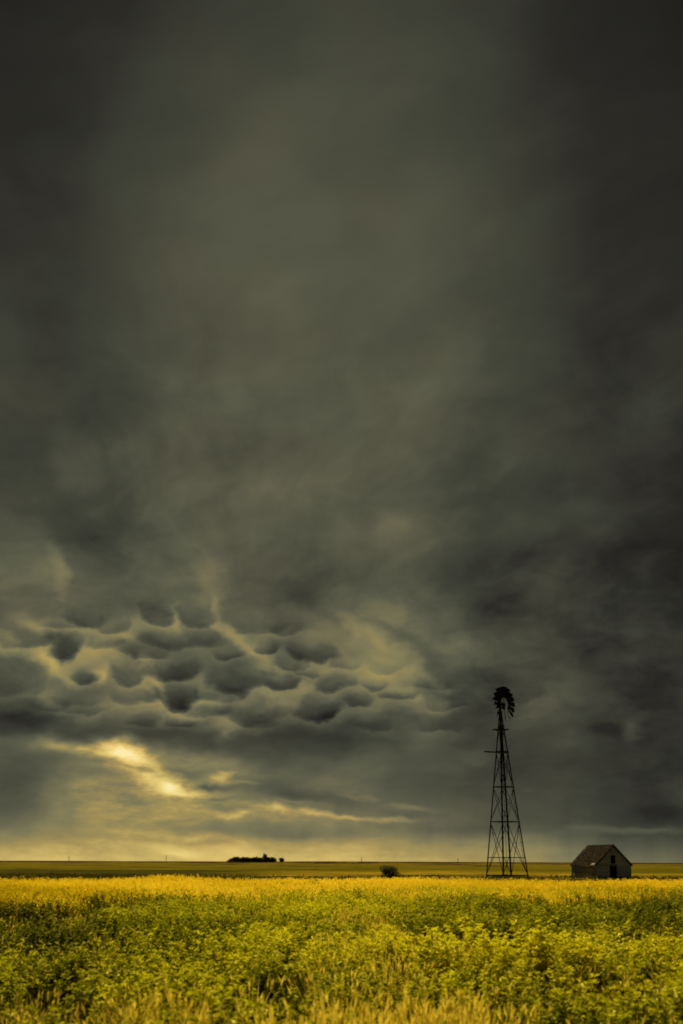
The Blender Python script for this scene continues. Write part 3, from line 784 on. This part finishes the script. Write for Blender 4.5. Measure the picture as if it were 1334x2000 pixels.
def tuft(i, nb, hgt, wid, spread, mat, heads=.4, bend=.35):
    V, Fc, T = [], [], []
    for b in range(nb):
        az = random.uniform(0, 6.28); d = Vector((math.cos(az), math.sin(az), 0))
        p = d * random.uniform(0, spread); h = hgt * random.uniform(.55, 1.08)
        az2 = az + random.uniform(-.8, .8); d2 = Vector((math.cos(az2), math.sin(az2), 0))
        bd = random.uniform(.04, bend)
        top = blade(V, Fc, T, p, d2, bd, h, wid * random.uniform(.7, 1.3), random.uniform(.0, .2), random.uniform(.55, .95))
        if random.random() < heads:
            up = (Vector((0, 0, 1)) + d2 * bd * 1.4).normalized()
            for q in range(3):
                leaf(V, Fc, T, top - up * .05 + rv(.008), up + rv(.15), Vector((math.cos(az2 + q * 2.1), math.sin(az2 + q * 2.1), .1)), random.uniform(.08, .14), wid * 1.5, random.uniform(.75, 1.0))
    return finish_plant('grass_tuft', V, Fc, T, mat)
def proto_set(name, meshes):
    col = bpy.data.collections.new(name)
    for i, me in enumerate(meshes):
        o = bpy.data.objects.new('%s_%02d' % (name, i), me); col.objects.link(o)
    return col
def scatter(name, label, cat, pts, rot, scl, var, tint, col):
    """One sheet of plants: instances on points."""
    me = bpy.data.meshes.new(name); me.vertices.add(len(pts)); me.vertices.foreach_set('co', np.asarray(pts, np.float32).ravel()); me.update()
    def attr(n, t, key, a):
        x = me.attributes.new(n, t, 'POINT'); x.data.foreach_set(key, np.ascontiguousarray(a).ravel())
    attr('rot', 'FLOAT_VECTOR', 'vector', np.asarray(rot, np.float32)); attr('scl', 'FLOAT_VECTOR', 'vector', np.asarray(scl, np.float32))
    attr('var', 'INT', 'value', np.asarray(var, np.int32)); attr('tint', 'FLOAT', 'value', np.asarray(tint, np.float32))
    o = obj(name, me)
    t = bpy.data.node_groups.new(name + '_scatter', 'GeometryNodeTree')
    t.interface.new_socket('Geometry', in_out='INPUT', socket_type='NodeSocketGeometry'); t.interface.new_socket('Geometry', in_out='OUTPUT', socket_type='NodeSocketGeometry')
    gi, go = t.nodes.new('NodeGroupInput'), t.nodes.new('NodeGroupOutput')
    iop = t.nodes.new('GeometryNodeInstanceOnPoints'); ci = t.nodes.new('GeometryNodeCollectionInfo')
    ci.inputs[0].default_value = col; ci.inputs[1].default_value = True; ci.inputs[2].default_value = True
    def named(n, dt):
        k = t.nodes.new('GeometryNodeInputNamedAttribute'); k.data_type = dt; k.inputs[0].default_value = n; return k.outputs[0]
    L_ = t.links.new
    L_(gi.outputs[0], iop.inputs['Points']); L_(ci.outputs[0], iop.inputs['Instance']); iop.inputs['Pick Instance'].default_value = True
    L_(named('var', 'INT'), iop.inputs['Instance Index']); L_(named('rot', 'FLOAT_VECTOR'), iop.inputs['Rotation']); L_(named('scl', 'FLOAT_VECTOR'), iop.inputs['Scale'])
    L_(iop.outputs[0], go.inputs[0])
    md = o.modifiers.new('scatter', 'NODES'); md.node_group = t
    o['label'] = label; o['category'] = cat; o['kind'] = 'stuff'
    return o
def wedge(y0, y1, density, margin=3.0, half=0.345):
    """Random points over the strip of field between y0 and y1."""
    n = int(density * (y1 - y0) * 2 * (margin + half * (y0 + y1) / 2))
    y = y0 + (y1 - y0) * rng.random(n * 2); x = (rng.random(n * 2) * 2 - 1) * (margin + half * y1)
    keep = np.abs(x) < margin + half * y
    return x[keep], y[keep]
def place(x, y, sx, sz, tilt=.12):
    n = len(x)
    pts = np.stack([x, y, ground_z(x, y)], 1)
    rot = np.stack([(rng.random(n) - .5) * 2 * tilt, (rng.random(n) - .5) * 2 * tilt, rng.random(n) * 6.28], 1)
    return pts, rot, np.stack([sx, sx, sz], 1)

def build_field():
    clovers = proto_set('clover_kind', [clover(i) for i in range(6)])
    golds = proto_set('gold_kind', [tuft(i, 26, .95, .020, .22, M_GOLD, .6, .3) for i in range(5)])
    straws = proto_set('straw_kind', [tuft(i, 46, .85, .010, .15, M_STRAW, .35, .38) for i in range(5)])
    weeds = proto_set('weed_kind', [clover(i, 1.0, 14, M_WEED) for i in range(3)] + [tuft(i, 20, .9, .04, .25, M_WEED, .5, .4) for i in range(3)])
    # hollows and full mounds of the crop, also tinted with painted shade and sun, found by where they lie in the photograph
    def spots(x, y, lst, h=.6):
        g = np.zeros(len(x))
        for px, py, r in lst:
            d = ray(px, py); k_ = (h - CAM_H) / d.z; cx, cy = d.x * k_, d.y * k_; rx = r * cy / 2150
            g = np.maximum(g, np.exp(-((x - cx) / rx) ** 2 - ((y - cy) / (rx * 1.6 + .25)) ** 2))
        return g
    HOLLOWS = [(360, 1850, 55), (80, 1800, 110), (130, 1850, 60), (20, 1870, 60), (460, 1806, 26), (500, 1785, 40), (920, 1815, 42), (1010, 1822, 34), (1200, 1905, 50), (700, 1880, 24), (560, 1862, 26),
               (1060, 1770, 60), (1250, 1800, 70), (820, 1770, 44), (640, 1800, 30), (300, 1800, 28), (1300, 1950, 60), (30, 1960, 90), (1310, 1860, 40), (760, 1812, 24), (1120, 1840, 22)]
    MOUNDS = [(880, 1880, 60), (980, 1875, 55), (640, 1880, 50), (520, 1890, 40), (720, 1850, 45), (1090, 1880, 50), (250, 1850, 50), (420, 1830, 36), (580, 1840, 30), (820, 1905, 40), (190, 1810, 30), (1180, 1860, 40)]
    # leafy clover: mounded, patchy, from the near edge to the golden band
    x, y = wedge(8.5, 62.0, 8.0)
    clump = .62 * fbm(x / 2.4, y / 2.9, 20) + .38 * fbm(x / .75, y / .9, 25, 2); big = fbm(x / 7, y / 8, 30, 2)
    near = np.clip((13.5 - y) / 4.5, 0, 1); fade = np.clip((58 - y - np.clip(-x, 0, 9)) / 20, 0, 1)
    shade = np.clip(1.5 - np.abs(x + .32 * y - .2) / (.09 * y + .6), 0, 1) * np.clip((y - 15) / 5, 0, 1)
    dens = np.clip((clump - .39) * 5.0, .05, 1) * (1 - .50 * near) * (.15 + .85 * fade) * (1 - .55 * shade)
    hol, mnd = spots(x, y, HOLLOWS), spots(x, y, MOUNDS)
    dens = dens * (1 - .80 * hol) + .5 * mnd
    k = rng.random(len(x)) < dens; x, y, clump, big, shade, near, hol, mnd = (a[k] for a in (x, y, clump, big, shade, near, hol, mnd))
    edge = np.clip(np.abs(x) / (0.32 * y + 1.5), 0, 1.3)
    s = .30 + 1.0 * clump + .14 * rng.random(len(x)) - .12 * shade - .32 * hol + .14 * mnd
    tint = np.clip(.20 + 2.2 * (clump - .5) + 1.5 * (big - .5) + .26 * (rng.random(len(x)) - .5) - .45 * shade - .52 * edge ** 2 - .45 * hol + .26 * mnd - .13 * np.exp(-((y - 29) / 7) ** 2) + .10 * np.exp(-((y - 15.5) / 2.6) ** 2) + .16 * near, -.5, 1)  # edges, left patch and hollows dimmed, mounds lifted: patchy sunlight painted into the tint
    scatter('clover_crop', 'yellow-green leafy clover growing in mounds across the near field', 'crop', *place(x, y, s * 1.05, s, .2), rng.integers(0, 6, len(x)), tint, clovers)
    # golden grass band behind the clover
    x, y = wedge(29.0, 85.0, 9.0, 4.0)
    on = np.clip((y - 33 - 7 * fbm(x / 5, y / 5, 41) - .45 * np.clip(x + 4, 0, 14)) / 17, 0, 1); pat = fbm(x / 5, y / 9, 44)
    k = (rng.random(len(x)) < on * (.55 + .45 * (pat > .38))) & (y < 85 - 10 * fbm(x / 6, x * 0 + 3, 47)); x, y, pat = x[k], y[k], pat[k]
    h = .58 + .34 * pat + .26 * rng.random(len(x)) ** 2 + .24 * np.exp(-((x + 11) / 2.2) ** 2) * (y > 66)
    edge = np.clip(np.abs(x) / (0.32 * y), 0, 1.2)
    tint = np.clip(.62 + 1.3 * (pat - .5) + .28 * (rng.random(len(x)) - .5) - .30 * edge ** 2, 0, 1)  # dims toward both sides, a light falloff painted into the grass colour
    scatter('golden_grass', 'band of ripe golden grass between the clover and the pasture', 'grass', *place(x, y, np.full(len(x), .95), h, .1), rng.integers(0, 5, len(x)), tint, golds)
    # dry straw tufts in the foreground
    x, y = wedge(7.5, 30.0, 11.0)
    c = fbm(x / 1.7, y / 1.6, 52); band = np.clip((13.6 - y) / 3.0, 0, 1)
    cen = np.exp(-((x - .25) / 1.3) ** 2) * .32 - .10
    k = rng.random(len(x)) < np.clip((c + cen - .40) * 3.2, 0, 1) * (.13 + .87 * band); x, y, c = x[k], y[k], c[k]
    s = .58 + .55 * rng.random(len(x)) * c + .32 * np.exp(-((x - .2) / 1.7) ** 2)
    grey = fbm(x / 1.3, y / 1.3, 57)
    tint = np.clip(.46 + 1.3 * (grey - .48) + .3 * (rng.random(len(x)) - .5) + .26 * np.exp(-((x - .3) / 1.8) ** 2) - .30 * np.clip(np.abs(x) / (.32 * y), 0, 1.2) ** 2, 0, 1)  # last term paints darkened corners into the straw colour, as less light there
    scatter('straw_grass', 'dry straw-coloured grass tufts along the bottom of the picture', 'grass', *place(x, y, np.full(len(x), 1.0), s, .22), rng.integers(0, 5, len(x)), tint, straws)
    # rough dark growth along the fence line beyond the golden band
    x, y = wedge(112.0, 178.0, 1.1, 6.0)
    c = fbm(x / 11, y / 9, 61); lft = np.clip((-x - 8) / 18, 0, 1) * np.clip((240 - y) / 60, 0, 1)
    row = np.exp(-((y - 150 - 5 * (fbm(x / 30, x * 0, 66) - .5)) / 14) ** 2) * (x < 14)
    k = rng.random(len(x)) < np.clip((c - .5) * 2.0, 0, .40) + .45 * lft + .22 * row * (c > .45); x, y, c, lft = x[k], y[k], c[k], lft[k]
    s = .22 + .55 * c * rng.random(len(x)) ** 2 + .10 * lft
    # rank growth against the granary and round the windmill's feet
    bc, mc = at(1165, 1716, 156.0), at(990.9, 1713.9, 163.0); ca, sa = math.cos(math.radians(12)), math.sin(math.radians(12))
    t = rng.random(110); gx = np.where(t < .6, t / .6 * 6.6 - .7, -.5 - .4 * rng.random(110)); gy = np.where(t < .6, -.5 - .5 * rng.random(110), (t - .6) / .4 * 8.2)
    gx, gy = gx[(gx < 1.7) | (gx > 3.1) | (t > .6)], gy[(gx < 1.7) | (gx > 3.1) | (t > .6)]
    ma, mr = rng.random(70) * 6.28, 1.2 + 2.6 * rng.random(70)
    ex = np.concatenate([bc.x + gx * ca - gy * sa, mc.x + mr * np.cos(ma)]); ey = np.concatenate([bc.y + gx * sa + gy * ca, mc.y + mr * np.sin(ma)])
    x, y = np.concatenate([x, ex]), np.concatenate([y, ey]); s = np.concatenate([s, .25 + .35 * rng.random(len(ex)) ** 2])
    scatter('pasture_weeds', 'rough dark weeds in the pasture beyond the golden grass', 'weeds', *place(x, y, s * 1.5, s * .9, .2), rng.integers(0, 6, len(x)), rng.random(len(x)) * .9, weeds)
build_field()

# ------------------------------------------------------------------ shrubs and far trees
def foliage_mesh(name, blobs, n, size, mat, seed):
    """Leaf clumps spread through a crown made of uneven masses."""
    r = random.Random(seed); V, Fc, T = [], [], []
    tot = sum(b[3] * b[4] * b[5] for b in blobs)
    for (bx, by, bz, rx, ry, rz) in blobs:
        for i in range(int(n * rx * ry * rz / tot)):
            while True:
                q = Vector((r.uniform(-1, 1), r.uniform(-1, 1), r.uniform(-1, 1)))
                if .25 < q.length < 1: break
            q = q * (q.length ** -.35) if r.random() < .7 else q * 1.08
            c = Vector((bx + q.x * rx, by + q.y * ry, max(.02, bz + q.z * rz)))
            dd = Vector((r.uniform(-1, 1), r.uniform(-1, 1), r.uniform(-.4, 1))); nn = Vector((r.uniform(-1, 1), r.uniform(-1, 1), r.uniform(-1, 1)))
            if dd.cross(nn).length < .05: continue
            leaf(V, Fc, T, c, dd, nn, size * r.uniform(.6, 1.4), size * r.uniform(.35, .8), r.random())
    return finish_plant(name, V, Fc, T, mat)
def crown_blobs(r, w, h, z0, n=7):
    out = [(0, 0, z0 + h * .5, w * .36, w * .36, h * .42)]
    for i in range(n):
        a = r.uniform(0, 6.28); q = r.uniform(.15, .36) * w; k = r.uniform(.16, .27)
        out.append((math.cos(a) * q, math.sin(a) * q, z0 + h * r.uniform(.25, .85), w * k, w * k, h * k))
    return out
def trunk_mesh(r, h, rad):
    mb = MB().tube([(0, 0, -.3), (r.uniform(-.1, .1), r.uniform(-.1, .1), h * .35), (r.uniform(-.2, .2), r.uniform(-.2, .2), h * .8)], [rad, rad * .75, rad * .3], 7)
    for i in range(5):
        a = i * 1.26 + r.uniform(-.3, .3); z = h * r.uniform(.2, .55); l = h * r.uniform(.25, .4)
        mb.tube([(0, 0, z), (math.cos(a) * l * .5, math.sin(a) * l * .5, z + l * .5), (math.cos(a) * l * .8, math.sin(a) * l * .8, z + l)], [rad * .45, rad * .3, rad * .12], 5)
    return mesh('trunk', mb.v, mb.f, M_BARK)
def place_tree(name, label, cat, x, y, cm, tm, scl, group=None):
    o = empty(name, (x, y, float(ground_z(x, y)) - .05), random.uniform(0, 6.28)); o.scale = scl
    tag(o, label, cat, group)
    obj('crown', cm, o); obj('trunk', tm, o)
    return o
def build_trees():
    r = random.Random(21)
    kinds = []
    for i in range(4):
        h = 5.2; kinds.append((foliage_mesh('crown', crown_blobs(r, 5.2, h * .95, .25), 1500, .50, M_CROWN, 100 + i), trunk_mesh(r, h, .16)))
    Y = 1000.0; zc = lambda px: at(px, 1683, Y).x
    n = 17
    for i in range(n):
        px = 448 + (533 - 448) * i / (n - 1)
        hs = (.62 if i == 0 else .80 if i == 1 else 1.0) * r.uniform(.90, 1.04)
        lab = 'dark tree of even height in the dense shelterbelt on the horizon'
        if i == 0: lab = 'lowest dark tree at the left end of the horizon shelterbelt'
        if i == n - 1: lab = 'dark tree at the right end of the dense horizon shelterbelt'
        c, t = kinds[i % 4]
        place_tree('shelterbelt_tree', lab, 'tree', zc(px) + r.uniform(-.5, .5), Y + r.uniform(-5, 5), c, t, (1.35, 1.35, hs), 'trees of the shelterbelt on the horizon')
    place_tree('tall_tree', 'taller tree standing up out of the horizon shelterbelt', 'tree', zc(516), Y + 9, kinds[1][0], kinds[1][1], (.85, .85, 1.55))
    place_tree('lone_tree', 'small round tree standing apart just right of the shelterbelt', 'tree', zc(551), Y - 4, kinds[2][0], kinds[2][1], (1.05, 1.05, .90))
    # shrubs in the pasture
    for (px, Y, w, h, lab, sd) in ((761, 146, 2.9, 1.55, 'dark rounded shrub in the pasture left of the windmill', 5),):
        rr = random.Random(sd)
        cm = foliage_mesh('foliage', crown_blobs(rr, w, h, 0.0, 9), 3400, .14, M_SHRUB, sd)
        x = at(px, 1715, Y).x
        o = empty('shrub', (x, Y, float(ground_z(x, Y)))); tag(o, lab, 'shrub')
        obj('foliage', cm, o)
        mb = MB()
        for i in range(7):
            a = rr.uniform(0, 6.28); l = rr.uniform(.5, .9) * h
            mb.tube([(0, 0, -.1), (math.cos(a) * .25 * w * .5, math.sin(a) * .25 * w * .5, l * .5), (math.cos(a) * .6 * w * .5, math.sin(a) * .6 * w * .5, l)], [.035, .025, .008], 5)
        mb.build('stems', M_BARK, o)
build_trees()

# ------------------------------------------------------------------ utility poles on the skyline
def build_poles():
    Y = 1150.0
    for px, py, lab in ((135, 1673, 'thin utility pole at the far left of the skyline'), (325, 1670.5, 'tallest utility pole on the skyline left of the shelterbelt'),
                        (706, 1675, 'utility pole on the skyline above the rounded shrub'), (894, 1677, 'small utility pole on the skyline just left of the windmill')):
        top = at(px, py, Y); z = float(ground_z(top.x, Y))
        o = empty('utility_pole', (top.x, Y, z)); tag(o, lab, 'utility pole', 'utility poles along the skyline')
        h = top.z - z
        MB().tube([(0, 0, -.4), (0, 0, h)], [.26, .20], 8).build('pole', M_DARKWOOD, o)
        MB().bar((-1.1, 0, h - .55), (1.1, 0, h - .55), .16, .16).build('crossarm', M_DARKWOOD, o)
        for x in (-.95, .0, .95): MB().tube([(x, 0, h - .47), (x, 0, h - .22)], [.07, .05], 6).build('insulator', M_TIN, o)
build_poles()
